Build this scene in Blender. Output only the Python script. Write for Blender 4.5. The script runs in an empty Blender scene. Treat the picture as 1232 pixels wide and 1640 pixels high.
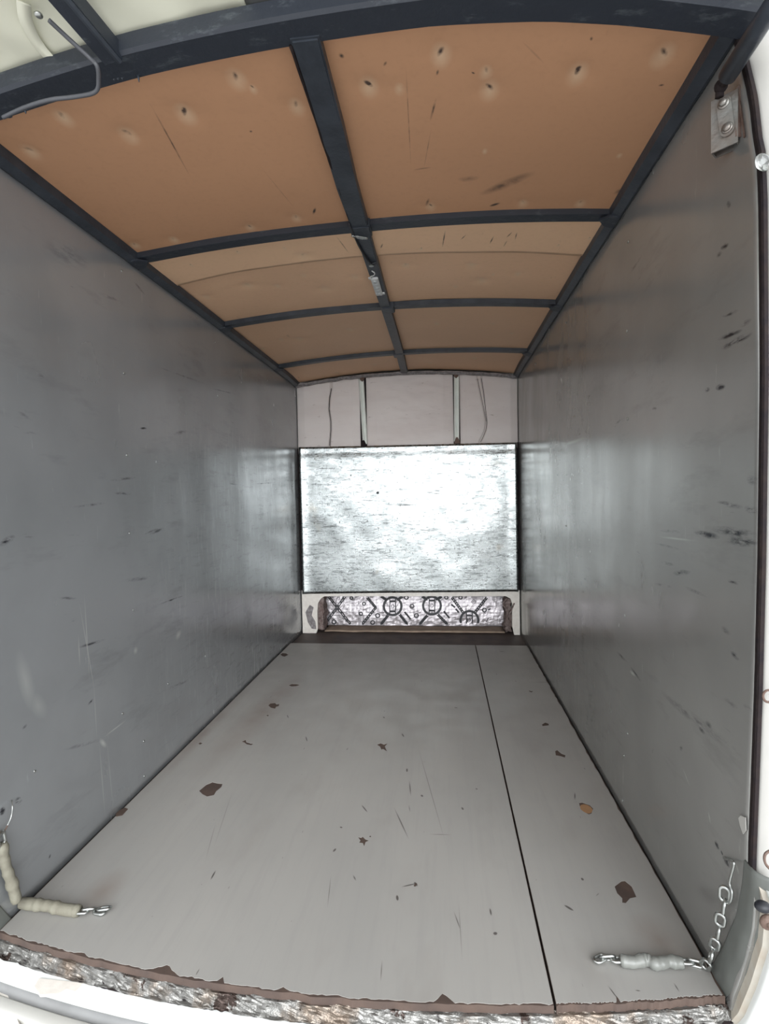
import bpy, bmesh, math, random
import numpy as np
from mathutils import Vector, Matrix
random.seed(7)
S = bpy.context.scene
COL = S.collection

# ------------------------------------------------------------------ camera
F = 850.0                                   # focal length in pixels of the 1232 x 1640 frame
CAM = Vector((0.2707, 0.0, 1.0668))
YAW, PITCH, ROLL = 0.1082, -0.0321, 0.0199
RM = Matrix.Rotation(YAW, 3, 'Z') @ Matrix.Rotation(PITCH, 3, 'X') @ Matrix.Rotation(ROLL, 3, 'Y')
cd = bpy.data.cameras.new('camera'); cam = bpy.data.objects.new('camera', cd); COL.objects.link(cam)
cd.sensor_fit = 'HORIZONTAL'; cd.sensor_width = 36.0; cd.lens = F / 1232 * 36.0; cd.clip_start = 0.01
B = RM @ Matrix(((1, 0, 0), (0, 0, -1), (0, 1, 0)))     # camera x, y(up), -z(forward)
cam.matrix_world = Matrix.Translation(CAM) @ B.to_4x4()
S.camera = cam
# ------------------------------------------------------------------ light
S.view_settings.view_transform = 'Standard'; S.view_settings.look = 'None'
S.view_settings.gamma = 1.0; S.view_settings.use_curve_mapping = False
S.view_settings.exposure = 0.0
w = bpy.data.worlds.new('sky'); S.world = w; w.use_nodes = True
wn = w.node_tree; bg = wn.nodes['Background']
# hazy sky: an even overcast dome plus the broad bright glow low behind the opening
SKY, GLOW = 1.78, 7.0
tc = wn.nodes.new('ShaderNodeTexCoord')
dt = wn.nodes.new('ShaderNodeVectorMath'); dt.operation = 'DOT_PRODUCT'; wn.links.new(tc.outputs['Generated'], dt.inputs[0])
dt.inputs[1].default_value = Vector((0.27, -1.0, 0.22)).normalized()
rp = wn.nodes.new('ShaderNodeMapRange'); rp.interpolation_type = 'SMOOTHSTEP'; wn.links.new(dt.outputs['Value'], rp.inputs[0])
rp.inputs[1].default_value = 0.70; rp.inputs[2].default_value = 1.0; rp.inputs[3].default_value = SKY; rp.inputs[4].default_value = SKY + GLOW
bg.inputs[0].default_value = (0.965, 0.995, 1.02, 1); wn.links.new(rp.outputs[0], bg.inputs[1])
S.cycles.max_bounces = 10; S.cycles.diffuse_bounces = 6; S.cycles.glossy_bounces = 6

# ------------------------------------------------------------------ pixel rays onto the van's own surfaces (planning helpers)
def ray(px, py): return RM @ Vector(((px - 616) / F, 1, (820 - py) / F))
def on(ax, v, px, py):
    d = ray(px, py); return CAM + d * ((v - CAM[ax]) / d[ax])
HW = 0.85; D = 4.09
def FL(px, py, z=0.0): return on(2, z, px, py)
def WL(px, py): return on(0, -HW, px, py)
def WR(px, py): return on(0, HW, px, py)
def BK(px, py, y=D): return on(1, y, px, py)
def zc(x): return 0.065 * (x / HW) ** 2          # how far the bowed roof has dropped at x
def zb(x, y=2.0):                                  # drop of the ceiling boards and ribs, a little flatter away from the bulkhead
    t = min(1, max(0, (y - 3.6) / .45)); return (.050 + .015 * t * t) * (x / HW) ** 2
def ysill(x): return 1.078 + 0.088 * ((x - 0.05) / HW) ** 2
def yhead(x): return float(np.interp(x, [-.86, -.72, -.355, -.03, .27, .48, .63, .83, .86], [1.166, 1.146, 1.114, 1.095, 1.078, 1.079, 1.09, 1.112, 1.116]))
def yedge(z):                                     # rear edge of the side walls (the rear opening leans in at its top)
    return float(np.interp(z, [-.1, 0, .1, .21, .29, .33, .69, .93, 1.27, 1.58, 1.673, 1.70, 1.781, 1.825, 1.888, 1.95, 2.05],
                           [1.16, 1.135, 1.093, 1.055, 1.045, 1.078, 1.058, 1.049, 1.043, 1.048, 1.055, 1.064, 1.078, 1.092, 1.112, 1.14, 1.18]))
def CE(px, py, drop=0.0):                        # on the bowed ceiling boards
    z = 1.99
    for _ in range(8):
        p = on(2, z, px, py); z = 2.012 - drop - zb(p.x)
    return p

# ------------------------------------------------------------------ object helpers
LOC = {}
def tag(o, label=None, cat=None, group=None, kind=None):
    if label: o['label'] = label
    if cat: o['category'] = cat
    if group: o['group'] = group
    if kind: o['kind'] = kind
    return o
def empty(name, loc, label, cat, group=None, kind=None):
    o = bpy.data.objects.new(name, None); COL.objects.link(o); o.location = loc; o.empty_display_size = .05
    LOC[o.name] = Vector(loc)
    return tag(o, label, cat, group, kind)
def ob(name, bm, m, parent=None, smooth=False, label=None, cat=None, group=None, kind=None):
    base = LOC[parent.name] if parent else Vector((0, 0, 0))
    if base.length: bmesh.ops.translate(bm, verts=bm.verts, vec=-base)
    bmesh.ops.recalc_face_normals(bm, faces=bm.faces)
    me = bpy.data.meshes.new(name); bm.to_mesh(me); bm.free()
    for p in me.polygons: p.use_smooth = smooth
    o = bpy.data.objects.new(name, me); COL.objects.link(o); me.materials.append(m)
    if parent: o.parent = parent
    LOC[o.name] = base
    return tag(o, label, cat, group, kind)
def box(bm, lo, hi, bev=0.0, rot=None):
    lo, hi = Vector(lo), Vector(hi); c = (lo + hi) / 2; s = hi - lo
    r = bmesh.ops.create_cube(bm, size=1.0, matrix=Matrix.Translation(c) @ (rot.to_4x4() if rot else Matrix()) @ Matrix.Diagonal((*s, 1)))
    if bev: bmesh.ops.bevel(bm, geom=list({e for v in r['verts'] for e in v.link_edges}), offset=bev, segments=2, affect='EDGES')
def cyl(bm, a, b, r0, r1=None, seg=20):
    a, b = Vector(a), Vector(b); d = b - a
    q = Vector((0, 0, 1)).rotation_difference(d).to_matrix().to_4x4()
    bmesh.ops.create_cone(bm, cap_ends=True, segments=seg, radius1=r0, radius2=r0 if r1 is None else r1, depth=d.length,
                          matrix=Matrix.Translation((a + b) / 2) @ q)
def sph(bm, c, r, sc=(1, 1, 1), seg=14, rot=None):
    bmesh.ops.create_uvsphere(bm, u_segments=seg, v_segments=seg // 2 + 1, radius=r,
        matrix=Matrix.Translation(c) @ (rot.to_4x4() if rot else Matrix()) @ Matrix.Diagonal((*sc, 1)))
def tube(bm, pts, r, seg=10, closed=False):
    """a tube along pts; r a number or a list"""
    pts = [Vector(p) for p in pts]; n = len(pts); rings = []
    rs = r if isinstance(r, (list, tuple)) else [r] * n
    ref = None
    for i, p in enumerate(pts):
        t = (pts[(i + 1) % n] - pts[i - 1]) if closed else (pts[min(i + 1, n - 1)] - pts[max(i - 1, 0)])
        t.normalize()
        if ref is None: ref = t.orthogonal().normalized()
        ref = (ref - t * ref.dot(t)).normalized(); bi = t.cross(ref)
        rings.append([bm.verts.new(p + (ref * math.cos(2 * math.pi * k / seg) + bi * math.sin(2 * math.pi * k / seg)) * rs[i]) for k in range(seg)])
    m = n if closed else n - 1
    for i in range(m):
        a, b = rings[i], rings[(i + 1) % n]
        for k in range(seg): bm.faces.new((a[k], a[(k + 1) % seg], b[(k + 1) % seg], b[k]))
    if not closed:
        bm.faces.new(rings[0][::-1]); bm.faces.new(rings[-1])
def smoothpath(ctrl, n=8):
    c = [Vector(p) for p in ctrl]; out = []
    for i in range(len(c) - 1):
        p0, p1, p2, p3 = c[max(i - 1, 0)], c[i], c[i + 1], c[min(i + 2, len(c) - 1)]
        for k in range(n):
            t = k / n
            out.append(0.5 * ((2 * p1) + (p2 - p0) * t + (2 * p0 - 5 * p1 + 4 * p2 - p3) * t * t + (3 * p1 - p0 - 3 * p2 + p3) * t ** 3))
    out.append(c[-1]); return out
def grid(bm, f, nu, nv):
    vs = [[bm.verts.new(f(i / nu, j / nv)) for j in range(nv + 1)] for i in range(nu + 1)]
    for i in range(nu):
        for j in range(nv): bm.faces.new((vs[i][j], vs[i + 1][j], vs[i + 1][j + 1], vs[i][j + 1]))
    return vs
def solid(bm, vs, vec):
    """close a grid into a slab by a copy shifted by vec"""
    nu, nv = len(vs) - 1, len(vs[0]) - 1; vec = Vector(vec)
    ws = [[bm.verts.new(v.co + vec) for v in r] for r in vs]
    for i in range(nu):
        for j in range(nv): bm.faces.new((ws[i][j], ws[i][j + 1], ws[i + 1][j + 1], ws[i + 1][j]))
    def side(a, b):
        for k in range(len(a) - 1): bm.faces.new((a[k], a[k + 1], b[k + 1], b[k]))
    side(vs[0], ws[0]); side(vs[-1], ws[-1])
    side([r[0] for r in vs], [r[0] for r in ws]); side([r[-1] for r in vs], [r[-1] for r in ws])
def sweep(bm, sections):
    """a closed bar through equal-length section loops"""
    rs = [[bm.verts.new(p) for p in s] for s in sections]; n = len(rs[0])
    for a, b in zip(rs, rs[1:]):
        for k in range(n): bm.faces.new((a[k], a[(k + 1) % n], b[(k + 1) % n], b[k]))
    bm.faces.new(rs[0][::-1]); bm.faces.new(rs[-1])
def plate(bm, loops, to3, off):
    """flat plate: loops[0] the outline, the others holes; to3 maps 2D to 3D, off = thickness vector"""
    off = Vector(off); top = []; es = []
    for L in loops:
        vs = [bm.verts.new(to3(*p)) for p in L]; top.append(vs)
        es += [bm.edges.new((vs[i], vs[(i + 1) % len(vs)])) for i in range(len(vs))]
    r = bmesh.ops.triangle_fill(bm, use_beauty=True, use_dissolve=False, edges=es)
    fs = [g for g in r['geom'] if isinstance(g, bmesh.types.BMFace)]
    mp = {v: bm.verts.new(v.co + off) for L in top for v in L}
    for f in fs: bm.faces.new([mp[v] for v in reversed(f.verts)])
    for L in top:
        for i in range(len(L)):
            a, b = L[i], L[(i + 1) % len(L)]; bm.faces.new((a, b, mp[b], mp[a]))
def rough(pts, amp, step, rnd):
    """subdivide a polyline and jitter it"""
    out = []
    for (a, b) in zip(pts, pts[1:]):
        a, b = np.array(a, float), np.array(b, float); L = np.linalg.norm(b - a); n = max(1, int(L / step))
        nrm = np.array([-(b - a)[1], (b - a)[0]]) / max(L, 1e-9)
        for k in range(n): out.append(tuple(a + (b - a) * k / n + (nrm * rnd.uniform(-amp, amp) if k else 0)))
    out.append(tuple(pts[-1])); return out
from mathutils import noise as NZ
def nz(x, y, z=0.0): return NZ.noise(Vector((x, y, z)))

# ------------------------------------------------------------------ materials
class MT:
    def __init__(s, name, col, rough=.5, metal=0.0, spec=.5):
        s.m = bpy.data.materials.new(name); s.m.use_nodes = True; s.n = s.m.node_tree.nodes; s.l = s.m.node_tree.links
        s.b = s.n['Principled BSDF']
        s.b.inputs['Base Color'].default_value = (*col, 1); s.b.inputs['Roughness'].default_value = rough
        s.b.inputs['Metallic'].default_value = metal; s.b.inputs['Specular IOR Level'].default_value = spec
        s.geo = s.n.new('ShaderNodeNewGeometry'); s.pos = s.geo.outputs['Position']
        v = s.n.new('ShaderNodeRGB'); v.outputs[0].default_value = (*col, 1); s.c = v.outputs[0]; s.h = None; s.r = None
    def N(s, t, **k):
        n = s.n.new('ShaderNode' + t)
        for a, v in k.items(): setattr(n, a, v)
        return n
    def map(s, scale=(1, 1, 1), rot=(0, 0, 0), loc=(0, 0, 0)):
        n = s.N('Mapping'); s.l.new(s.pos, n.inputs['Vector'])
        n.inputs['Scale'].default_value = scale; n.inputs['Rotation'].default_value = rot; n.inputs['Location'].default_value = loc
        return n.outputs[0]
    def noise(s, scale, detail=3, stretch=(1, 1, 1), rot=(0, 0, 0), rough=.5, dist=0, loc=(0, 0, 0)):
        n = s.N('TexNoise'); n.inputs['Scale'].default_value = scale; n.inputs['Detail'].default_value = detail
        n.inputs['Roughness'].default_value = rough; n.inputs['Distortion'].default_value = dist
        s.l.new(s.map(stretch, rot, loc), n.inputs['Vector']); return n.outputs['Fac']
    def ramp(s, fac, a, b, lo=0.0, hi=1.0):
        n = s.N('MapRange'); n.inputs[1].default_value = a; n.inputs[2].default_value = b
        n.inputs[3].default_value = lo; n.inputs[4].default_value = hi; s.l.new(fac, n.inputs[0]); return n.outputs[0]
    def math(s, op, a, b):
        n = s.N('Math', operation=op)
        for i, v in ((0, a), (1, b)):
            if isinstance(v, (int, float)): n.inputs[i].default_value = v
            else: s.l.new(v, n.inputs[i])
        return n.outputs[0]
    def mix(s, fac, col):
        n = s.N('Mix', data_type='RGBA'); s.l.new(s.c, n.inputs[6]); n.inputs[7].default_value = (*col, 1)
        if isinstance(fac, (int, float)): n.inputs[0].default_value = fac
        else: s.l.new(fac, n.inputs[0])
        s.c = n.outputs[2]; return s
    def marks(s, ms, warp=None):
        """ms: (centre, euler, radii, strength) soft ellipses -> one mask"""
        acc = None
        for c, e, r, k in ms:
            m = s.N('Mapping', vector_type='TEXTURE'); s.l.new(s.pos, m.inputs['Vector'])
            m.inputs['Location'].default_value = c; m.inputs['Rotation'].default_value = e; m.inputs['Scale'].default_value = r
            g = s.N('TexGradient', gradient_type='SPHERICAL'); s.l.new(m.outputs[0], g.inputs[0])
            f = s.math('MULTIPLY', g.outputs['Fac'], k)
            acc = f if acc is None else s.math('MAXIMUM', acc, f)
        if warp is not None: acc = s.math('MULTIPLY', acc, warp)
        n = s.N('Clamp'); s.l.new(acc, n.inputs[0]); return n.outputs[0]
    def bump(s, h, strength=.3, dist=.01):
        n = s.N('Bump'); n.inputs['Strength'].default_value = strength; n.inputs['Distance'].default_value = dist
        s.l.new(h, n.inputs['Height'])
        if s.h is not None: s.l.new(s.h, n.inputs['Normal'])
        s.h = n.outputs[0]; return s
    def rgh(s, f): s.r = f; return s
    def done(s):
        s.l.new(s.c, s.b.inputs['Base Color'])
        if s.h is not None: s.l.new(s.h, s.b.inputs['Normal'])
        if s.r is not None: s.l.new(s.r, s.b.inputs['Roughness'])
        return s.m
def seg_mark(P0, P1, wd, k, plane):
    """a streak from P0 to P1 (world) on plane 'x' (walls), 'z' (floor)"""
    c = (P0 + P1) / 2; d = P1 - P0; L = max(d.length / 2, .002)
    if plane == 'x': return (c, (math.atan2(d.z, d.y), 0, 0), (.05, L * 1.25, wd * .85), k * .75)
    if plane == 'y': return (c, (0, -math.atan2(d.z, d.x), 0), (L * 1.25, .05, wd), k)
    return (c, (0, 0, math.atan2(d.y, d.x)), (L * 1.25, wd, .05), k)

def wall_mat(name, tint, dark, pale, fn):
    m = MT(name, tint, .26, .45)
    m.mix(m.ramp(m.noise(2.2, 4), .35, .7), tuple(c * .80 for c in tint))
    m.mix(m.ramp(m.noise(9, 5, (1, .35, 1.4), rough=.65), .56, .75, 0, .55), tuple(c * .62 for c in tint))
    m.mix(m.ramp(m.noise(30, 4, (1, .22, 1.6), rough=.7), .68, .78, 0, .45), (.09, .095, .10))
    m.mix(m.ramp(m.noise(42, 3, (1, 1.4, .18), rough=.7), .68, .80, 0, .45), tuple(min(1, c * 1.6) for c in tint))
    sy = m.N('SeparateXYZ'); m.l.new(m.pos, sy.inputs[0]); far = m.math('MULTIPLY', m.ramp(sy.outputs['Y'], 1.7, 3.4), m.ramp(sy.outputs['Z'], 1.55, 1.2))
    m.mix(m.math('MULTIPLY', far, m.ramp(m.noise(20, 7, (1, .35, 2.2), rough=.75, loc=(0, 3, 1)), .55, .60, 0, .55)), tuple(c * .42 for c in tint))
    m.mix(m.math('MULTIPLY', far, m.ramp(m.noise(22, 7, (1, 2.4, .4), rough=.75, loc=(0, 7, 2)), .55, .60, 0, .5)), tuple(c * 1.5 for c in tint))
    wp = m.ramp(m.noise(55, 5, (1, .3, 1.4), rough=.75), .42, .60, .0, 1.0)
    if dark: m.mix(m.marks([seg_mark(fn(*a), fn(*b), wd, k, 'x') for a, b, wd, k in dark], wp), (.035, .036, .042))
    if pale: m.mix(m.marks([seg_mark(fn(*a), fn(*b), wd, k, 'x') for a, b, wd, k in pale]), (.62, .64, .60))
    m.rgh(m.ramp(m.noise(5, 4, (1, 1, .6)), .3, .7, .15, .28))
    m.bump(m.noise(2.6, 2, (1, 1.2, .5)), .07, .05)
    m.bump(m.noise(7, 3, (1, 1, .14)), .06, .02)
    m.bump(m.noise(70, 3), .05, .003)
    return m.done()

GREY_L, GREY_R = (.335, .347, .357), (.338, .336, .322)
dark_l = [((0, 872), (22, 860), .012, 2.2), ((225, 686), (235, 686), .006, 3), ((240, 855), (262, 848), .008, 1.2), ((250, 848), (232, 855), .006, 1.2),
    ((410, 775), (440, 773), .006, 2), ((365, 775), (380, 776), .006, 1.5), ((180, 769), (215, 765), .007, 1.2), ((120, 812), (165, 806), .007, 1.2),
    ((185, 790), (208, 791), .007, 1.6), ((280, 695), (300, 690), .012, 1), ((245, 850), (265, 847), .01, 1.2), ((480, 965), (400, 985), .006, .8),
    ((200, 930), (240, 925), .01, 1), ((255, 968), (292, 955), .005, 1.8), ((128, 1036), (165, 1025), .007, 1.6), ((95, 958), (120, 958), .006, 1.3),
    ((140, 1130), (148, 1120), .006, 2), ((105, 1200), (160, 1185), .008, .9), ((300, 1090), (265, 1105), .01, 1), ((35, 1168), (42, 1160), .007, .9),
    ((78, 1376), (81, 1368), .005, 3), ((215, 452), (230, 470), .008, 1), ((260, 590), (330, 615), .006, .8), ((340, 622), (378, 632), .004, 1.2),
    ((160, 470), (190, 480), .01, .8), ((60, 600), (70, 604), .01, .8), ((30, 660), (50, 672), .008, .8), ((70, 395), (140, 420), .05, .5),
    ((25, 1280), (33, 1286), .012, 3), ((0, 1296), (6, 1302), .012, 3)]
pale_l = [((128, 975), (150, 1100), .004, .7), ((135, 960), (142, 1080), .004, .8), ((125, 1020), (127, 1065), .004, .8), ((150, 1100), (155, 1180), .003, .6),
    ((30, 1050), (50, 1130), .03, .5), ((170, 1195), (160, 1185), .012, 1), ((170, 1178), (200, 1155), .004, .8), ((160, 1200), (168, 1300), .004, .5),
    ((172, 1190), (182, 1300), .004, .4), ((282, 1022), (290, 1012), .022, .8), ((214, 1046), (219, 1038), .018, .8), ((50, 1115), (70, 1145), .03, .4)]
dark_r = [((1115, 853), (1150, 860), .010, 2.2), ((1145, 848), (1208, 858), .014, 2.0), ((1165, 866), (1210, 868), .014, 2.2), ((1150, 805), (1185, 812), .008, 1.6),
    ((1195, 768), (1212, 770), .012, 1.6), ((1192, 815), (1212, 818), .012, 2), ((1157, 506), (1180, 498), .006, 2), ((1152, 543), (1185, 530), .007, 2.2),
    ((1158, 557), (1200, 536), .010, 2.4), ((1185, 522), (1202, 512), .008, 1.2), ((1130, 625), (1137, 623), .007, 2.6), ((1147, 621), (1160, 619), .009, 2.8),
    ((1155, 397), (1166, 392), .008, 2.4), ((1148, 410), (1156, 405), .008, 1.6), ((1170, 330), (1164, 325), .008, 1.5), ((1045, 655), (1052, 655), .007, 2),
    ((1080, 918), (1105, 916), .010, 1.8), ((1060, 900), (1080, 905), .006, 1.4), ((1050, 870), (1090, 880), .005, .8), ((985, 682), (1000, 668), .008, 1.4),
    ((938, 690), (945, 700), .010, 1.4), ((1008, 437), (1025, 412), .008, .9), ((1060, 850), (1090, 852), .006, 1.0), ((1165, 930), (1180, 935), .006, 1.6),
    ((1098, 940), (1130, 955), .006, 1.2), ((1050, 935), (1075, 940), .006, 1.4), ((1012, 1070), (1030, 1095), .006, 1.6), ((990, 1045), (1005, 1060), .008, 1.2),
    ((1060, 1110), (1180, 1205), .018, .7), ((1120, 1165), (1130, 1173), .010, 1.6), ((1130, 1158), (1140, 1165), .012, 1.0), ((1170, 1045), (1182, 1055), .008, 2.2),
    ((1155, 1005), (1168, 1015), .010, 1.0), ((1145, 1348), (1152, 1358), .010, 3), ((1160, 1376), (1170, 1384), .012, 3), ((1155, 1362), (1158, 1370), .004, 3),
    ((1090, 1200), (1094, 1196), .008, 1.6), ((1045, 1205), (1047, 1200), .006, 1.4), ((870, 715), (860, 690), .02, .8), ((880, 690), (870, 640), .02, .6),
    ((1190, 1130), (1205, 1140), .010, 1.0), ((1180, 1135), (1160, 1120), .010, .7)]
pale_r = [((1060, 860), (1112, 866), .004, .6), ((1010, 1075), (1018, 1082), .008, 1), ((1180, 1385), (1184, 1400), .006, .8), ((905, 712), (935, 702), .012, .8),
    ((1135, 1300), (1138, 1318), .004, .8), ((1095, 1232), (1105, 1258), .003, .6)]
M_WL = wall_mat('grey_wall_sheet_left', GREY_L, dark_l, pale_l, WL)
M_WR = wall_mat('grey_wall_sheet_right', GREY_R, dark_r, pale_r, WR)

def simple(name, col, rough=.5, metal=0, var=.25, sc=14, bump=0, spec=.5, col2=None, amt=.6):
    m = MT(name, col, rough, metal, spec)
    m.mix(m.ramp(m.noise(sc, 4), .35, .7, 0, amt), col2 or tuple(c * (1 - var) for c in col))
    if bump: m.bump(m.noise(sc * 4, 4), bump, .004)
    return m.done()

# floor boards: grey-white faced plywood with grain along the length, scuffs and dings
def board_mat(name, ticks):
    base = (0.357, 0.344, 0.324)
    m = MT(name, base, .42, 0)
    m.mix(m.ramp(m.noise(2.0, 3, (1.5, .6, 1)), .35, .7, 0, .7), (0.307, 0.300, 0.286))
    m.mix(m.ramp(m.noise(5.5, 4, (1, .4, 1), rough=.6, loc=(3, 1, 0)), .55, .75, 0, .5), (0.278, 0.261, 0.241))
    m.mix(m.ramp(m.noise(26, 3, (1.6, .10, 1), rough=.7), .5, .75, 0, .35), (0.290, 0.282, 0.270))
    m.mix(m.ramp(m.noise(34, 2, (1.5, .30, 1), rot=(0, 0, .25), rough=.6), .745, .775, 0, .75), (.10, .09, .085))
    m.mix(m.ramp(m.noise(60, 1, (1.5, .7, 1), rot=(0, 0, -.4)), .80, .83, 0, .6), (.09, .08, .08))
    if ticks: m.mix(m.marks([seg_mark(FL(*a), FL(*b), wd, k, 'z') for a, b, wd, k in ticks]), (.10, .09, .085))
    stain = [(FL(140, 1425), FL(190, 1430), .10), (FL(1020, 1510), FL(1090, 1500), .09), (FL(330, 1230), FL(480, 1080), .10), (FL(900, 1090), FL(1040, 1330), .035), (FL(230, 1270), FL(400, 1100), .04)]
    m.mix(m.marks([seg_mark(a, b, wd, .75, 'z') for a, b, wd in stain], m.ramp(m.noise(8, 3), .3, .6, .5, 1)), (0.237, 0.199, 0.174))
    m.bump(m.noise(40, 3, (1.5, .12, 1)), .05, .003)
    m.rgh(m.ramp(m.noise(7, 4), .3, .7, .36, .55))
    return m.done()
ticks = [((672, 1205), (710, 1337), .002, .8), ((633, 1297), (653, 1340), .003, 1.4), ((656, 1252), (658, 1273), .003, 1.4), ((652, 1231), (652, 1236), .004, 3), ((690, 1336), (722, 1337), .002, 1),
    ((345, 1395), (338, 1408), .003, 2.2), ((636, 1434), (637, 1442), .004, 3), ((785, 1455), (787, 1466), .003, 2), ((645, 1420), (667, 1415), .003, 2), ((664, 1413), (668, 1419), .005, 3),
    ((580, 1290), (588, 1300), .003, 2.4), ((534, 1364), (538, 1359), .004, 2.6), ((570, 1410), (566, 1402), .003, 1.2), ((490, 1180), (492, 1187), .003, 2.6), ((460, 1145), (462, 1150), .003, 2),
    ((740, 1293), (742, 1297), .004, 2.6), ((675, 1273), (677, 1276), .005, 2.6), ((762, 1263), (765, 1264), .004, 2.4), ((657, 1300), (655, 1290), .002, 1), ((545, 1324), (548, 1326), .004, 2.6),
    ((644, 1175), (647, 1180), .004, 2.4), ((614, 1148), (616, 1150), .004, 2.6), ((728, 1133), (733, 1134), .004, 2.4), ((792, 1493), (795, 1497), .006, 3), ((735, 1450), (740, 1530), .002, .6),
    ((728, 1462), (738, 1490), .002, 1.2), ((370, 1275), (345, 1350), .002, .5), ((330, 1375), (345, 1320), .002, .5), ((525, 1450), (530, 1405), .0015, 1), ((610, 1570), (612, 1540), .002, .9)]
ticks_r = [((905, 1450), (918, 1458), .004, 3.2), ((932, 1406), (934, 1410), .004, 3.2), ((990, 1600), (975, 1580), .002, 1.6), ((1080, 1575), (1088, 1588), .002, 1.4), ((1018, 1586), (1026, 1587), .002, 1.4),
    ((812, 1398), (820, 1392), .003, .8), ((955, 1435), (960, 1430), .002, .8), ((921, 1270), (921, 1280), .003, 1.6), ((1057, 1300), (1060, 1302), .005, 2), ((850, 1093), (890, 1092), .004, .9),
    ((800, 1043), (808, 1044), .005, 2.2)]
M_FLOOR = board_mat('grey_floor_board', ticks); M_FLOOR2 = board_mat('grey_floor_board_strip', ticks_r)
M_CORE = simple('bare_plywood_core', (.088, .058, .045), .8, 0, .5, 16, .3, col2=(.035, .025, .023))
M_CORELIGHT = simple('fresh_plywood_core', (.36, .20, .10), .8, 0, .3, 20, .2)

def ceil_mat(name, base, dims, scr, streak=True):
    m = MT(name, base, .55, 0, .35)
    m.mix(m.ramp(m.noise(1.6, 3), .35, .7, 0, .6), tuple(c * .86 for c in base))
    m.mix(m.ramp(m.noise(60, 3, (1, 1, 1)), .5, .8, 0, .3), tuple(c * .8 for c in base))
    m.mix(m.ramp(m.noise(16, 3, (1.2, .35, 1), rot=(0, 0, .2), rough=.6), .70, .78, 0, .5), tuple(c * .5 for c in base))
    if dims:
        m.mix(m.marks([(p + Vector((0, .008, 0)), (0, 0, 0), (.030 * s, .045 * s, .3), .62) for p, s, k in dims], m.ramp(m.noise(22, 3), .3, .6, .5, 1)), (.64, .49, .34))
        m.mix(m.marks([(p, (0, 0, math.sin(p.x * 91) * .7), (.0075 * s, .017 * s, .3), 2.2 * k) for p, s, k in dims if k > 0], m.ramp(m.noise(90, 2), .3, .55, .3, 1)), (.07, .045, .035))
    if scr: m.mix(m.marks([seg_mark(CE(*a), CE(*b), wd, k, 'z') for a, b, wd, k in scr], m.ramp(m.noise(30, 3), .3, .6, .3, 1)), (.05, .035, .03))
    m.bump(m.noise(3, 2), .12, .03)
    return m.done()
# the stretched dimples round the fasteners: pixel, size, darkness of the hole
D1 = [(295, 182, 1, .9), (377, 125, .9, .5), (203, 216, .9, .4), (98, 187, .8, .3), (46, 242, .8, .3), (474, 170, .8, .35), (404, 140, .4, .5), (215, 393, .7, .2), (277, 384, .7, .15), (400, 364, .7, .4),
      (474, 348, .7, .3), (590, 137, .9, .9), (706, 86, .9, .6), (784, 142, .9, .6), (779, 114, .6, .3), (926, 116, .9, 1), (1064, 86, .9, .5), (690, 330, .7, .5), (838, 325, .7, .1), (930, 325, .7, .2),
      (777, 240, .3, 0), (994, 247, .3, 0), (640, 140, .5, 0)]
D2 = [(485, 408, 1.0, .15), (455, 395, .4, .1), (305, 422, .4, .3), (380, 402, .4, .3), (255, 442, .5, .2)]
D2r = [(675, 396, .4, .3), (895, 390, .3, .4), (945, 378, .3, .4)]
D3 = [(396, 460, 1, .1), (444, 460, .7, 0), (520, 464, 1, 0), (330, 477, .7, 0), (486, 442, .6, 0), (568, 445, .8, 0), (650, 427, .8, .1), (755, 427, .9, 0), (772, 451, 1, 0), (830, 440, .7, 0), (790, 440, .4, 0),
      (480, 545, 1, 0), (420, 560, .8, 0), (560, 530, .9, 0), (700, 520, .8, 0), (790, 520, .7, 0), (540, 598, 1, 0), (600, 585, .8, 0), (690, 583, 1, 0), (760, 575, .8, 0), (450, 545, .6, 0), (820, 535, .6, 0), (730, 460, .5, 0)]
mk = lambda L: [(CE(x, y), s, k) for x, y, s, k in L]
D1, D2, D2r, D3 = mk(D1), mk(D2), mk(D2r), mk(D3)
scr1 = [((775, 310), (850, 278), .022, 1.0), ((735, 288), (765, 285), .016, .7), ((245, 175), (300, 275), .003, 1.0), ((651, 120), (658, 260), .002, .8), ((690, 190), (698, 160), .004, 1.2), ((680, 265), (690, 210), .002, .7),
    ((1000, 300), (1015, 293), .016, 2.4), ((985, 310), (1003, 300), .012, 1), ((1078, 185), (1092, 160), .008, 1), ((1115, 122), (1124, 118), .006, 2), ((1055, 136), (1064, 135), .004, 1.5), ((785, 330), (800, 325), .008, 2),
    ((683, 330), (687, 318), .006, 1.5), ((544, 85), (550, 92), .006, 1.6), ((615, 105), (619, 98), .004, 1.2), ((664, 272), (690, 268), .004, .8), ((700, 120), (702, 112), .004, 1.5), ((757, 118), (759, 116), .006, 2),
    ((945, 63), (950, 62), .006, 1.5), ((840, 70), (870, 100), .003, .5), ((505, 332), (502, 342), .006, 1.5), ((400, 210), (404, 212), .005, 1.5), ((420, 270), (470, 330), .002, .5)]
scr2 = [((709, 392), (713, 368), .003, 1.5), ((738, 382), (746, 374), .003, 1.2), ((785, 388), (791, 376), .003, 1.6), ((812, 378), (820, 370), .003, 1.6), ((807, 393), (812, 384), .003, 1.2), ((825, 382), (828, 371), .003, 1.4),
    ((540, 378), (558, 402), .003, 1), ((610, 395), (613, 388), .004, 1.2), ((696, 430), (692, 436), .004, 1.5)]
HB = (.50, .275, .155)
M_C1 = ceil_mat('tan_hardboard_front', HB, D1, scr1); M_C2 = ceil_mat('pale_hardboard_strip', (.78, .515, .325), D2 + D2r, scr2); M_C3 = ceil_mat('tan_hardboard_rear', (.74, .475, .30), D3, None)

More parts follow.
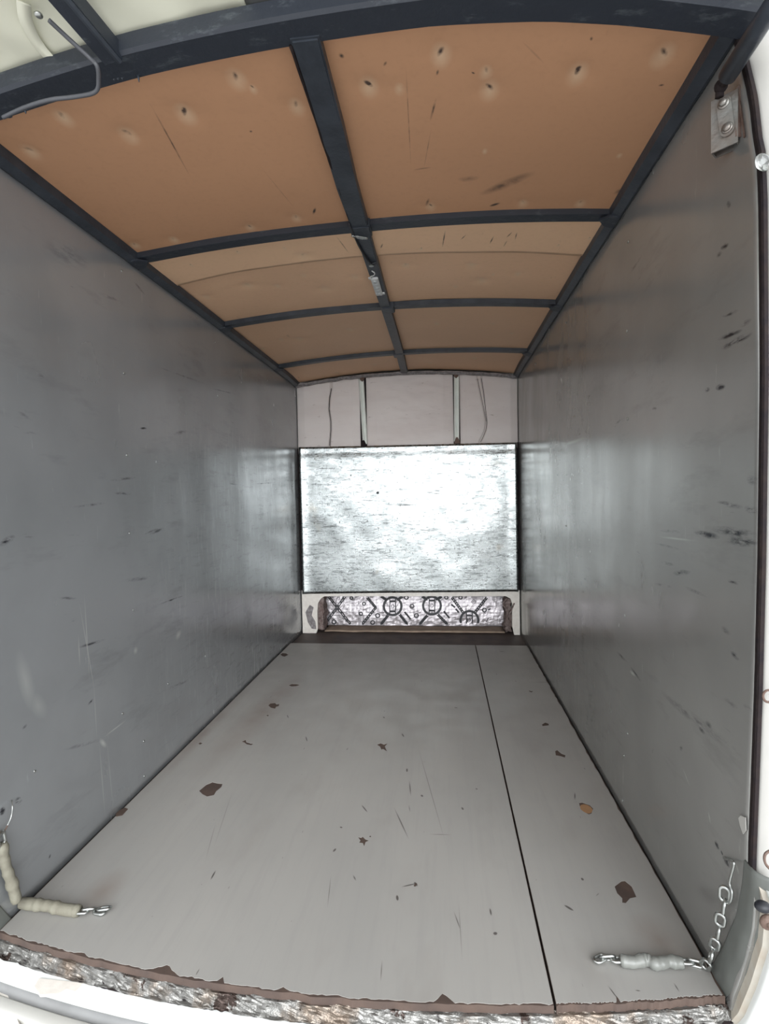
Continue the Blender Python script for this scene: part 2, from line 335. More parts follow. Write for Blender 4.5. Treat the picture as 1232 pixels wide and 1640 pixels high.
M_BLACK = simple('black_painted_steel', (.022, .027, .036), .42, 0, .3, 20, .25, col2=(.05, .06, .075))
M_CHIP = MT('chipped_black_paint', (.020, .025, .035), .45, 0)
M_CHIP.mix(M_CHIP.ramp(M_CHIP.noise(40, 5, (.35, 1, 1), rough=.75), .57, .70, 0, .4), (.12, .14, .15))
M_CHIP.bump(M_CHIP.noise(60, 4), .3, .004); M_CHIP = M_CHIP.done()
M_BRUST = simple('dark_seal_and_gap_shade', (.016, .013, .015), .85, 0, .4, 40, .4, col2=(.034, .024, .020), spec=.12)
M_PILLAR = simple('dull_white_van_paint', (.43, .42, .395), .4, 0, .12, 12)
M_WHITE = simple('white_van_paint', (.74, .75, .73), .3, 0, .1, 8)
M_FRAME = simple('chipped_white_paint', (.84, .80, .74), .45, 0, .2, 40, .1, col2=(.70, .64, .58))
M_CREAM = simple('cream_body_paint', (.50, .47, .41), .45, 0, .25, 30, .1, col2=(.42, .34, .26))
M_LINING = simple('cream_vinyl', (.66, .66, .54), .5, 0, .16, 5, .05)
M_LINGREY = simple('darker_lining_tone', (.16, .165, .165), .5, 0, .2, 6, .05)
M_GALV = simple('galvanised_bracket_steel', (.30, .30, .285), .45, .7, .5, 26, .3, col2=(.18, .12, .09), amt=.8)
M_RUST = simple('rusty_steel', (.11, .065, .05), .7, .2, .4, 50, .4, col2=(.20, .15, .125))
M_ZINC = simple('zinc_plated_steel', (.50, .515, .50), .34, 1, .25, 60)
M_CLOTH = simple('dirty_cloth_tape', (.215, .205, .160), .75, 0, .35, 40, .3, col2=(.14, .125, .095))
M_CLOTHG = simple('grey_shrink_sleeve', (.20, .205, .19), .32, 0, .25, 40, .15)
M_CLEAR = simple('clear_plastic', (.80, .82, .80), .12, 0, .1, 10); M_CLEAR.node_tree.nodes['Principled BSDF'].inputs['Transmission Weight'].default_value = .9
M_GROUND = simple('pale_concrete', (.62, .60, .59), .9, 0, .12, 3, .3)
M_DARKFLOOR = simple('dark_grimy_steel_floor', (.07, .055, .052), .6, .1, .5, 9, .2, col2=(.15, .11, .09))
M_CARD = simple('brown_fibre_board', (.38, .29, .22), .8, 0, .4, 14, .1, col2=(.20, .14, .11))
M_SKIN = simple('grey_primed_steel', (.30, .30, .30), .6, 0)
M_LED = simple('white_lamp_plastic', (.62, .63, .62), .4, 0, .1)
M_LENS = simple('frosted_lamp_lens', (.42, .44, .44), .3, 0, .1)
M_PRINT = simple('black_print', (.012, .013, .018), .5, 0, .3)
M_SEALG = simple('pale_green_post_paint', (.80, .84, .79), .45, 0, .15, 20)
M_WIRE = simple('grey_cable_jacket', (.075, .078, .088), .5, 0)
M_RUBG = simple('grey_vinyl_trim', (.125, .132, .122), .45, 0, .2, 14)
M_FILM = simple('crumpled_film', (.16, .14, .14), .35, 0, .5, 60, .6, col2=(.42, .40, .40))
M_FOAM = simple('torn_brown_foam', (.13, .085, .075), .7, 0, .5, 60, .6, col2=(.42, .36, .34))

m = MT('pinkish_quilted_foil', (.72, .665, .64), .55, 0)
m.mix(m.ramp(m.noise(3, 3, (.5, 1, 2.2)), .4, .7, 0, .6), (.63, .56, .535))
m.mix(m.ramp(m.noise(24, 4, (.4, 1, 1.6), rough=.6), .66, .74, 0, .65), (.26, .20, .17))
m.bump(m.noise(7, 3, (.5, 1, 1.5)), .25, .03); m.bump(m.noise(40, 3), .1, .005); M_QUILT = m.done()
m = MT('galvanised_sheet', (.37, .39, .387), .3, .95)
m.mix(m.ramp(m.noise(3, 4), .4, .7, 0, .6), (.27, .295, .295))
m.mix(m.ramp(m.noise(24, 7, (.30, 1, 2.2), rough=.75), .565, .60, 0, .75), (.14, .15, .15))
m.mix(m.ramp(m.noise(34, 7, (2.4, 1, .35), rough=.75, loc=(5, 0, 0)), .60, .64, 0, .6), (.16, .17, .165))
m.mix(m.ramp(m.noise(11, 6, (.22, 1, 3.2), rough=.7, loc=(2, 0, 4)), .635, .665, 0, .85), (.07, .07, .07))
m.mix(m.ramp(m.noise(70, 3, (1, 1, .8), loc=(1, 0, 4)), .66, .70, 0, .85), (.06, .06, .06))
m.mix(m.ramp(m.noise(48, 6, (.35, 1, 1.9), rough=.7, loc=(6, 0, 1)), .565, .60, 0, .7), (.09, .095, .095))
m.mix(m.ramp(m.noise(60, 5, (1.9, 1, .4), rough=.7, loc=(3, 0, 8)), .60, .64, 0, .6), (.10, .10, .10))
m.mix(m.ramp(m.noise(5, 3, loc=(9, 0, 3)), .66, .8, 0, .5), (.29, .24, .17))
m.rgh(m.ramp(m.noise(14, 8, (.7, 1, 1.4), rough=.78), .42, .60, .18, .40))
m.bump(m.noise(3, 3, (1, 1, 1)), .10, .03); m.bump(m.noise(45, 5, (.5, 1, 1.6), rough=.7), .16, .004); M_SHEET = m.done()
m = MT('foil_faced_damping_mat', (.52, .485, .50), .38, .6)
tx = m.N('TexBrick'); tx.offset = 0
tx.inputs['Scale'].default_value = 1; tx.inputs['Brick Width'].default_value = .028; tx.inputs['Row Height'].default_value = .026; tx.inputs['Mortar Size'].default_value = .0022
tx.inputs['Color1'].default_value = (0, 0, 0, 1); tx.inputs['Color2'].default_value = (0, 0, 0, 1); tx.inputs['Mortar'].default_value = (1, 1, 1, 1)
mp = m.N('Mapping'); m.l.new(m.pos, mp.inputs[0]); mp.inputs['Rotation'].default_value = (-math.pi / 2, 0, 0); m.l.new(mp.outputs[0], tx.inputs['Vector'])
m.mix(m.math('MULTIPLY', tx.outputs['Color'], .42), (.20, .18, .20))
m.mix(m.ramp(m.noise(30, 4), .5, .75, 0, .6), (.34, .31, .33))
m.bump(tx.outputs['Color'], .3, .003); m.bump(m.noise(30, 4), .3, .01); M_FOIL = m.done()
m = MT('wrinkled_sill_foil', (.21, .205, .195), .34, .75)
m.mix(m.ramp(m.noise(7, 4, rough=.6), .50, .60, 0, .85), (.20, .155, .12))
m.mix(m.ramp(m.noise(16, 6, (1, 1, 1), rough=.7, loc=(4, 0, 0)), .585, .61, 0, 1), (.05, .035, .03))
m.mix(m.ramp(m.noise(60, 4, (2, 1, .6), rough=.7), .64, .68, 0, .9), (.03, .025, .025))
m.bump(m.noise(60, 4, rough=.6), .5, .01); M_SILLFOIL = m.done()

# ------------------------------------------------------------------ setting: ground, steel floor, walls, roof, bulkhead
bm = bmesh.new(); grid(bm, lambda u, v: (-14 + 28 * u, -16 + 24 * v, -.70), 2, 2)
ob('ground', bm, M_GROUND, label='pale concrete yard outside below the rear opening', kind='structure')
bm = bmesh.new(); vs = grid(bm, lambda u, v: (-.86 + 1.72 * u, ysill(-.86 + 1.72 * u) + .012 + v * (4.36 - ysill(-.86 + 1.72 * u)), -.0195), 24, 2); solid(bm, vs, (0, 0, -.03))
ob('floor', bm, M_DARKFLOOR, label='dark grimy steel floor showing behind the grey boards', kind='structure')

def wall(side, m):
    s = -1 if side == 'left' else 1
    bm = bmesh.new()
    def f(u, v):
        z = -.02 + 1.985 * v; y0 = yedge(z); y = y0 + (4.37 - y0) * (u ** 1.3)
        bul = .004 * nz(y * 1.6, z * 1.1, 3 + s) + .003 * nz(y * 4, z * .8, 9)
        damp = min(1, (4.09 - min(y, 4.09)) / .3, z / .25 if z > 0 else 0, max(0, 1.95 - z) / .1)
        return (s * (HW - bul * damp if bul < 0 else HW - bul * damp), y, z)
    vs = grid(bm, f, 60, 40); solid(bm, vs, (s * .012, 0, 0))
    return ob('wall_' + side, bm, m, smooth=False, kind='structure',
              label='smooth grey sheet lining the %s side wall' % side)
wl_ = wall('left', M_WL); wr_ = wall('right', M_WR)
for o in (wl_, wr_):
    for p in o.data.polygons: p.use_smooth = abs(p.normal.x) > .8
def screw(px, py, par, s, r=.0045):
    p = WL(px, py) if s < 0 else WR(px, py)
    bm = bmesh.new(); sph(bm, p - Vector((s * .0015, 0, 0)), r, (.45, 1, 1), 10)
    ob('screw_head', bm, M_ZINC, par, True)
for q in [(195, 434), (344, 548), (198, 598), (203, 729), (207, 854), (213, 977), (428, 610), (348, 634), (196, 1143), (230, 1187), (55, 1235), (231, 1243), (269, 1095), (328, 1051)]: screw(*q, wl_, -1)
for q in [(1007, 387), (907, 517), (1005, 530), (858, 583), (1006, 671), (907, 842), (1000, 1210), (998, 1282), (1006, 1175), (1002, 986)]: screw(*q, wr_, 1)
bm = bmesh.new()
vs = grid(bm, lambda u, v: (-.875 + 1.75 * u, yhead(max(-.86, min(.86, -.875 + 1.75 * u))) - .03 + v * (4.39 - yhead(max(-.86, min(.86, -.875 + 1.75 * u)))), 2.056 - zc(-.875 + 1.75 * u)), 24, 4); solid(bm, vs, (0, 0, .012))
ob('ceiling', bm, M_SKIN, kind='structure', label='steel roof skin above the tan boards')
bm = bmesh.new(); box(bm, (-.87, 4.375, -.06), (.87, 4.39, 2.06)); ob('wall_back', bm, M_SKIN, kind='structure', label='steel bulkhead at the far end of the load bay')

# ------------------------------------------------------------------ floor boards (grey facing with chipped holes over a brown core)
def pix_hole(pts): return [tuple(FL(x, y).xy) for x, y in pts]
def in4(L, org, sc): return [(org[0] + x / sc, org[1] + y / sc) for x, y in L]
A = (260, 1020); k1 = 4.107
B_ = (820, 1030); k2 = 3.646
C_ = (520, 1130); k3 = 3.624
holes_big = [in4([(242, 1012), (290, 972), (330, 955), (365, 963), (397, 966), (388, 988), (355, 1015), (340, 1040), (295, 1050), (265, 1035)], A, k1),
    in4([(697, 450), (712, 437), (742, 434), (752, 444), (770, 440), (766, 455), (748, 460), (742, 472), (715, 466)], A, k1),
    in4([(832, 317), (852, 309), (885, 311), (905, 316), (880, 324), (850, 326)], A, k1),
    in4([(777, 116), (790, 106), (815, 108), (830, 118), (805, 130), (790, 127)], A, k1),
    in4([(523, 689), (548, 676), (553, 692), (580, 700), (602, 700), (585, 712), (555, 706), (540, 694)], A, k1),
    in4([(684, 514), (692, 511), (702, 516), (693, 522)], A, k1),
    in4([(236, 702), (250, 693), (266, 699), (250, 708)], A, k1),
    in4([(303, 226), (325, 218), (345, 225), (366, 218), (350, 237), (363, 266), (340, 252), (330, 255), (322, 238)], C_, k3),
    in4([(194, 763), (212, 766), (222, 760), (236, 775), (258, 783), (238, 792), (230, 816), (222, 798), (200, 795), (208, 783)], C_, k3),
    in4([(516, 1046), (528, 1026), (538, 1032), (526, 1052)], C_, k3),
    in4([(258, 760), (264, 754), (272, 758), (266, 764)], C_, k3)]
holes_small = [in4([(600, 1420), (640, 1390), (660, 1388), (700, 1420), (728, 1482), (690, 1490), (665, 1518), (645, 1515), (645, 1490), (615, 1460)], B_, k2),
    in4([(392, 933), (410, 930), (455, 945), (475, 965), (465, 995), (450, 1000), (420, 985), (402, 970)], B_, k2),
    in4([(253, 630), (265, 624), (290, 645), (313, 653), (310, 668), (285, 660), (257, 655)], B_, k2),
    in4([(175, 475), (195, 463), (215, 470), (216, 480), (180, 484)], B_, k2),
    in4([(98, 276), (112, 280), (126, 279), (116, 287), (104, 284)], B_, k2)]
rnd = random.Random(3)
YB = 3.742; XS = .4875
def front(x0, x1, n, nick):
    out = []
    for i in range(n + 1):
        x = x0 + (x1 - x0) * i / n; y = ysill(x) + rnd.uniform(0, .004) + .003 * nz(x * 22, 0)
        for c, wd, dp in nick:
            if abs(x - c) < wd: y += dp * (1 - abs(x - c) / wd)
        out.append((x, y))
    return out
nicks = [(FL(265, 1552).x, .035, .020), (FL(355, 1570).x, .006, .016), (FL(455, 1580).x, .02, .008), (FL(710, 1600).x, .022, .02), (FL(130, 1530).x, .03, .006), (.62, .004, .014), (-.3, .004, .012)]
def floor_board(label, x0, x1, holes, m, wl, wr):
    o = empty('floor_board', ((x0 + x1) / 2, 2.4, -.018), label, 'floor board')
    # core: slightly larger all round so that its dark edge shows
    cf = front(x0, x1, 60, []); core = [(x, y - .004) for x, y in cf] + [(x1, YB), (x0, YB)]
    bm = bmesh.new(); plate(bm, [core], lambda x, y: (x, y, -.0010), (0, 0, -.0170)); ob('core', bm, M_CORE, o, label='bare brown plywood edge')
    f = front(x0 + wl, x1 - wr, 150, nicks)
    rt = rough([f[-1], (x1 - wr, YB)], .0025 if wr > .003 else .0003, .03, rnd); lt = rough([(x0 + wl, YB), f[0]], .0025 if wl > .003 else .0003, .03, rnd)
    outer = f[:-1] + rt[:-1] + [rt[-1]] + lt[:-1]
    bm = bmesh.new(); plate(bm, [outer] + [pix_hole(h) for h in holes], lambda x, y: (x, y, 0), (0, 0, -.0009)); ob('grey_facing', bm, m, o)
    return o
fb1 = floor_board('wide grey floor board filling the left of the load bay', -.846, XS - .0025, holes_big, M_FLOOR, .003, .0008)
fb2 = floor_board('narrow grey floor board along the right wall', XS + .0025, .846, holes_small, M_FLOOR2, .0008, .004)
# brown bare patches along the left board edge
bm = bmesh.new()
for L in ([(185, 1301), (200, 1294), (205, 1296), (196, 1306), (186, 1308)], [(203, 1273), (215, 1263), (217, 1268), (205, 1279)]):
    plate(bm, [[tuple(FL(x, y).xy) for x, y in L]], lambda x, y: (x, y, .0012), (0, 0, -.001))
ob('chipped_edge', bm, M_CORE, fb1, label='brown chips along the wall')
bm = bmesh.new()   # one light patch of fresh wood seen in the narrow board's hole
p = FL(939, 1295); plate(bm, [[(p.x + .02 * math.cos(a), p.y + .026 * math.sin(a)) for a in np.linspace(0, 6.0, 12)]], lambda x, y: (x, y, -.0006), (0, 0, -.0003))
ob('bare_patch', bm, M_CORELIGHT, fb2, label='light tan bare wood')

# ------------------------------------------------------------------ far end: tray, frame, damping foil, sheet, quilt, posts
bm = bmesh.new(); vs = grid(bm, lambda u, v: (-.675 + 1.41 * u, 4.120 + .170 * v, .001 + .004 * nz(u * 9, v * 3) - .004), 40, 6); solid(bm, vs, (0, 0, -.010))
ob('fibre_board', bm, M_CARD, None, True, label='brown fibre board strip lying in the recess under the foil', cat='board')

def rrect(x0, x1, z0, z1, r, n=6):
    out = [(x0, z0), (x1, z0)]
    for cx, cz, a0 in ((x1 - r, z1 - r, 0), (x0 + r, z1 - r, 90)):
        out += [(cx + r * math.cos(math.radians(a0 + 90 * k / n)), cz + r * math.sin(math.radians(a0 + 90 * k / n))) for k in range(n + 1)]
    return out
outer = [(-.843, -.015), (-.735, -.015), (-.722, .02)] + [(-.722, .15), (-.715, .225), (-.690, .262), (-.66, .279)] + [(.74, .281), (.775, .262), (.788, .22), (.786, .05), (.80, -.015), (.843, -.015), (.843, .326), (-.843, .326)]
bm = bmesh.new(); plate(bm, [outer], lambda x, z: (x, 4.078, z), (0, .035, 0))
ob('recess_frame', bm, M_FRAME, label='chipped off-white frame around the recess below the shiny sheet', cat='frame')
def foil_pt(u, v):
    x = -.80 + 1.62 * u; z = -.005 + .325 * v
    return (x, 4.300 + .05 * v * v + .004 * nz(x * 14, z * 14) + .003 * nz(x * 40, z * 40), z)
bm = bmesh.new(); vs = grid(bm, foil_pt, 120, 26); solid(bm, vs, (0, .004, 0))
foil = ob('damping_foil', bm, M_FOIL, label='silver grid foil with black crosses and rings in the recess', cat='damping mat')
# printed marks
def FP(px, py):                                     # onto the foil, a hair in front of it
    y = 4.30
    for _ in range(5):
        p = BK(px, py, y); v = min(1, max(0, (p.z + .005) / .325)); y = 4.2965 + .05 * v * v - .002
    return p
def pline(bm, A_, B2, wd, double=True):
    pa, pb = np.array(A_, float), np.array(B2, float); n = 6; pts = [FP(*(pa + (pb - pa) * k / n)) for k in range(n + 1)]
    d = (pts[-1] - pts[0]).normalized(); q = d.cross(Vector((0, 1, 0))).normalized(); dy = Vector((0, .0015, 0))
    for o, ww in ((( -.32, .36), (.32, .36)) if double else ((0, 1.0),)):
        sweep(bm, [[c + q * wd * (o + ww / 2), c + q * wd * (o - ww / 2), c + q * wd * (o - ww / 2) + dy, c + q * wd * (o + ww / 2) + dy] for c in pts])
    if double:
        for t in np.arange(.06, 1, .13):
            c = FP(*(pa + (pb - pa) * t)); sweep(bm, [[c + q * wd * .25, c - q * wd * .25, c - q * wd * .25 + dy, c + q * wd * .25 + dy], [c + d * .012 + q * wd * .25, c + d * .012 - q * wd * .25, c + d * .012 - q * wd * .25 + dy, c + d * .012 + q * wd * .25 + dy]])
def ring(bm, c, r, wd, a0=0, a1=360, n=28):
    secs = []
    for k in range(n + 1):
        a = math.radians(a0 + (a1 - a0) * k / n); dy = Vector((0, .0015, 0))
        p, q = FP(c[0] + (r + wd / 2) * math.cos(a), c[1] - (r + wd / 2) * math.sin(a)), FP(c[0] + (r - wd / 2) * math.cos(a), c[1] - (r - wd / 2) * math.sin(a))
        secs.append([p, q, q + dy, p + dy])
    sweep(bm, secs)
bm = bmesh.new()
W_ = .022
for a, b in (((526, 955), (561, 999)), ((553, 955), (521, 999)), ((588, 957), (602, 973)), ((602, 973), (581, 999)), ((622, 985), (611, 999)), ((640, 984), (652, 999)), ((685, 985), (673, 999)), ((701, 984), (716, 999)),
             ((724, 957), (742, 981)), ((780, 957), (761, 981)), ((610, 955), (618, 960)), ((645, 955), (638, 960)), ((676, 955), (683, 960)), ((708, 955), (700, 960))): pline(bm, a, b, W_)
for a, b in (((648, 980), (658, 992)), ((711, 979), (720, 990)), ((508, 985), (516, 992)), ((730, 975), (735, 981)), ((723, 968), (729, 973))): pline(bm, a, b, .014, False)
for c in ((629, 971), (692, 970)):
    ring(bm, c, 14.2, 3.6)
    for dx in (-4.5, 4.5): pline(bm, (c[0] + dx, c[1] - 13), (c[0] + dx, c[1] + 13), .008, False)
    pline(bm, (c[0] - 4, c[1] - 8), (c[0] + 4, c[1] - 8), .014, False); pline(bm, (c[0] - 4, c[1] + 8), (c[0] + 4, c[1] + 8), .014, False)
    pline(bm, (c[0] - 1.8, c[1] - 3), (c[0] - 1.8, c[1] + 3), .005, False); ring(bm, (c[0] - 1, c[1]), 3, 1.1, -80, 80, 10)
    for a in range(0, 360, 40): pass
ring(bm, (752, 993), 14.2, 3.6, -20, 200)
for dx in (-4.5, 4.5): pline(bm, (752 + dx, 981), (752 + dx, 999), .008, False)
pline(bm, (748, 986), (756, 986), .012, False); ring(bm, (751, 993), 2.6, 1.1, -80, 80, 10); pline(bm, (749.4, 990), (749.4, 996), .005, False)
for c, r in (((605, 986), 3.2), ((667, 986), 3.2), ((776, 977), 3), ((535, 996), 3.2), ((597, 997), 3), ((651, 957), 3), ((715, 957), 2.6), ((738, 957), 2.6), ((563, 958), 2.2), ((660, 971), 3), ((583, 967), 2.4), ((578, 983), 2.6)): ring(bm, c, r, 1.8, n=14)
ring(bm, (759, 964), 4, .9, n=4); pline(bm, (786, 975), (782, 977), .01, False); pline(bm, (782, 990), (779, 996), .006, False)
ob('black_print', bm, M_PRINT, foil, label='black crosses and ringed emblems')

# crumpled torn ends of the recess
def crumple(name, lo, hi, m, label, cat, seed, amp=.016, parent=None, n=16):
    bm = bmesh.new(); r = bmesh.ops.create_cube(bm, size=1.0)
    bmesh.ops.subdivide_edges(bm, edges=bm.edges, cuts=n, use_grid_fill=True)
    lo, hi = Vector(lo), Vector(hi)
    for v in bm.verts:
        p = Vector(v.co) ; q = lo + Vector(((p.x + .5) * (hi.x - lo.x), (p.y + .5) * (hi.y - lo.y), (p.z + .5) * (hi.z - lo.z)))
        d = NZ.noise_vector(q * 22 + Vector((seed, 0, 0))) + .6 * NZ.noise_vector(q * 55 + Vector((0, seed, 0)))
        v.co = q + Vector((d.x * amp, d.y * amp, d.z * amp))
    return ob(name, bm, m, parent, True, label, cat)
crumple('torn_insulation', (-.735, 4.125, .0), (-.685, 4.27, .262), M_FOAM, 'torn brown foam hanging at the left end of the recess', 'insulation', 3)
crumple('torn_insulation', (.745, 4.125, .0), (.785, 4.27, .262), M_FOAM, 'torn brown foam bulging at the right end of the recess', 'insulation', 8, .022)
bm = bmesh.new(); tube(bm, smoothpath([BK(812, 958, 4.10), BK(806, 968, 4.09), BK(813, 978, 4.09), BK(812, 990, 4.08), BK(818, 1006, 4.085)], 6), .006)
tube(bm, smoothpath([BK(824, 966, 4.072), BK(818, 980, 4.07), BK(812, 995, 4.07), BK(815, 1005, 4.072)], 6), .005)
ob('foam_strand', bm, M_FOAM, None, True, 'twisted brown foam strand dangling over the right corner of the recess frame', 'insulation')
bm = bmesh.new()
plate(bm, [[(BK(x, y).x, BK(x, y).z) for x, y in ((490, 980), (497, 968), (503, 972), (500, 985), (506, 995), (507, 1007), (500, 1006), (494, 996))]], lambda x, z: (x, 4.0765, z), (0, .0012, 0))
ob('torn_film', bm, M_FILM, label='torn grey film stuck on the left foot of the recess frame', cat='film')

# galvanised sheet
def sheet_pt(u, v):
    x = -.832 + 1.664 * u; zt = 1.452 + (1.439 - 1.452) * u; zb = .301 + (.320 - .301) * u
    z = zb + (zt - zb) * v
    y = 4.066 + .006 * nz(x * 2.2, z * 2.2, 5) + .0025 * nz(x * 6, z * 6, 2)
    e = min(u, 1 - u)
    if e < .05: y -= .012 * (1 - e / .05) ** 2       # edges curl forward
    if v > .93: y += .004 * math.sin((v - .93) / .07 * math.pi)
    return (x, y, z)
bm = bmesh.new(); vs = grid(bm, sheet_pt, 90, 60); solid(bm, vs, (0, .0015, 0))
sheet = ob('metal_sheet', bm, M_SHEET, None, True, 'shiny worn galvanised sheet covering the lower bulkhead', 'metal sheet')
for px, py in ((612, 718), (684, 715), (787, 712), (489, 724), (820, 714), (540, 720)):
    p = BK(px, py, 4.062); bm = bmesh.new(); sph(bm, p, .004, (1, .5, 1), 8); ob('rivet', bm, M_BLACK, sheet, True)
bm = bmesh.new(); p = BK(605, 789, 4.060); sph(bm, p, .010, (1, .3, 1), 8); ob('hole', bm, M_BLACK, sheet, True, label='small black hole')
# dark corner gaps beside the sheet, their shade put in as added black strips
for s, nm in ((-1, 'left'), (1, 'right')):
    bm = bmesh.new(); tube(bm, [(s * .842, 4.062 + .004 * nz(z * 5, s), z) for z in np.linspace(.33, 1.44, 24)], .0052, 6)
    ob('corner_gap_shade', bm, M_BRUST, None, True, 'thin dark strip added as the shade of the gap along the %s edge of the shiny sheet' % nm, 'gap strip')

# quilted insulation panels and posts
ZT = lambda x: 1.985 - zc(x)
def quilt(x0, x1, seed, label, creases):
    bm = bmesh.new()
    def f(u, v):
        x = x0 + (x1 - x0) * u; z = 1.40 + (ZT(x) + .005 - 1.40) * v
        e = min(u, 1 - u, .5) ; y = 4.092 - .012 * min(1, min(u, 1 - u) / .12) + .006 * nz(x * 5, z * 7, seed) + .003 * nz(x * 14, z * 22, seed)
        for pts, dp, wd in creases:
            cx = np.interp(z, [p[1] for p in pts], [p[0] for p in pts]); d = abs(x - cx)
            if d < wd: y += dp * (1 - d / wd)
        return (x, y, z)
    vs = grid(bm, f, 110, 40); solid(bm, vs, (0, .012, 0))
    return ob('insulation_panel', bm, M_QUILT, None, True, label, 'insulation', 'insulation panels above the shiny sheet')
def cp(L): return sorted([(BK(x, y, 4.085).x, BK(x, y, 4.085).z) for x, y in L], key=lambda q: q[1])
cr1 = [(531, 622), (528, 637), (527, 655), (530, 675), (530, 690), (528, 714)]
cr2 = [(765, 606), (770, 630), (776, 658), (779, 675), (777, 690), (768, 708)]
cr3 = [(771, 606), (775, 630), (778, 658), (780, 675), (778, 690), (770, 708)]
q1 = quilt(-.846, -.345, 1, 'left pinkish grey insulation panel with one upright crease', [(cp(cr1), .018, .010)])
quilt(-.300, .372, 4, 'wide middle pinkish grey insulation panel between the pale posts', [])
q3 = quilt(.415, .846, 7, 'right pinkish grey insulation panel with a wavy fold', [(cp(cr2), .012, .008), (cp(cr3), .010, .008)])
bm = bmesh.new(); tube(bm, [(x, 4.0855, z) for x, z in cp(cr1)], .0028, 6); ob('crease_line', bm, M_BRUST, q1, label='dark crease')
bm = bmesh.new(); tube(bm, smoothpath([(x, 4.0852, z) for x, z in cp(cr3)], 4), .0018, 6); tube(bm, [(x, 4.0852, z) for x, z in cp(cr2)[2:]], .0012, 6); ob('crease_line', bm, M_BRUST, q3, True, label='dark crease')
def post(xa, label, twist):
    o = empty('bulkhead_post', (xa, 4.075, 1.44), label, 'post', 'pale posts above the shiny sheet')
    zt = ZT(xa) - .004; h = .022
    prof = [(-h, .0), (-.010, -.020), (-.004, -.020), (-.0015, -.008), (.0015, -.008), (.004, -.020), (.016, -.020), (h, .0)]
    bm = bmesh.new()
    secs = []
    for z in np.linspace(1.462, zt, 8): secs.append([(xa + px + twist * (z - 1.7) * .04, 4.082 + py, z) for px, py in prof])
    sweep(bm, secs); ob('channel', bm, M_SEALG, o)
    bm = bmesh.new(); sweep(bm, [[(xa - h - .003, 4.079, z), (xa + h + .003, 4.079, z), (xa + h + .003, 4.088, z), (xa - h - .003, 4.088, z)] for z in (1.442, zt)]); ob('dark_flange', bm, M_BRUST, o)
    bm = bmesh.new(); plate(bm, [[(xa - .021, 1.443), (xa + .021, 1.443), (xa + .018, 1.468), (xa + .004, 1.492), (xa - .008, 1.490), (xa - .018, 1.466)]], lambda x, z: (x, 4.0605, z), (0, .006, 0)); ob('open_foot', bm, M_BRUST if twist < 0 else M_RUST, o)
    bm = bmesh.new(); plate(bm, [[(xa - .022, zt + .006), (xa + .022, zt + .006), (xa + .016, zt - .02), (xa, zt - .034), (xa - .016, zt - .02)]], lambda x, z: (x, 4.0585, z), (0, .004, 0)); ob('top_gusset', bm, M_RUST, o)
post(-.322, 'left pale green upright post with a dark open foot', -1)
post(.392, 'right pale green upright post with a rusty foot', .3)
bm = bmesh.new()
vs = grid(bm, lambda u, v: (-.845 + 1.69 * u, 4.040 + .020 * v + .006 * nz(u * 30, v * 3, 2), ZT(-.845 + 1.69 * u) + .008 + .006 * nz(u * 24, v * 4) - .018 * v), 140, 6); solid(bm, vs, (0, .004, .006))
ob('sealing_film', bm, M_FILM, None, True, 'crumpled dark film strip along the far top edge', 'film strip')

# ------------------------------------------------------------------ ceiling boards
def ceiling_board(y0, y1, lift, dims, m, label, curved_front=False, wig=None, front=None):
    bm = bmesh.new()
    nu, nv = 96, max(8, int((y1 - y0) / .018))
    def f(u, v):
        x = -.842 + 1.684 * u
        a = y0 + (.088 * ((x - .05) / HW) ** 2 if curved_front else 0) + (front(x) if front else 0); b = y1 + (wig(x) if wig else 0)
        y = a + (b - a) * v; z = 2.012 + lift - zb(x, y)
        z -= .004 * nz(x * 3, y * 2.5, 6)
        for p, s, k in dims:
            d = math.hypot(x - p.x, y - p.y)
            if d < .06 * s: z += .010 * s * (1 - d / (.06 * s)) ** 2
        return (x, y, z)
    vs = grid(bm, f, nu, nv); solid(bm, vs, (0, 0, .004))
    return ob('ceiling_board', bm, m, None, True, label, 'ceiling board', None)
wig = lambda x: -.028 * math.exp(-((x - .0) / .12) ** 2) * 0 + (.05 if x < 0 else .02) * (x / HW) ** 2 + .006 * nz(x * 4, 2) - .01
skw = lambda x: float(np.interp(x, [-.82, 0, .82], [.055, .035, -.01]))
ceiling_board(1.045, 1.832, 0, D1, M_C1, 'large orange-tan ceiling board nearest the opening, pitted with torn dimples', True, skw)
ceiling_board(1.822, 2.115, -.005, D2 + D2r, M_C2, 'narrow paler ceiling board strip behind the first cross rib', False, wig, skw)
ceiling_board(2.06, 4.085, .004, D3, M_C3, 'long tan ceiling board over the far half of the bay')

# ------------------------------------------------------------------ welded roof frame
fr = empty('roof_frame', (0, 2.5, 1.95), 'black painted steel grid of ribs and beams under the tan ceiling', 'roof frame')
ZR = lambda x: 1.993 - zc(x)
def rib(y0, y1, hgt, sk, nm='cross_rib', m=None):
    dy = lambda x: float(np.interp(x, [-.82, 0, .82], sk)); ZB = lambda x: 1.993 - zb(x, y0)
    bm = bmesh.new(); xs = np.linspace(-.835, .835, 32)
    sweep(bm, [[(x, y0 + dy(x), ZB(x)), (x, y1 + dy(x), ZB(x)), (x, y1 + dy(x), ZB(x) + hgt), (x, y0 + dy(x), ZB(x) + hgt)] for x in xs])
    bmesh.ops.bevel(bm, geom=[e for e in bm.edges if abs((e.verts[0].co - e.verts[1].co).x) > .02 and e.verts[0].co.z < ZB(e.verts[0].co.x) + .004], offset=.003, segments=2, affect='EDGES')
    return ob(nm, bm, m or M_CHIP, fr)
SK = ([.055, .035, -.01], [.04, .03, 0], [.05, .02, -.055])
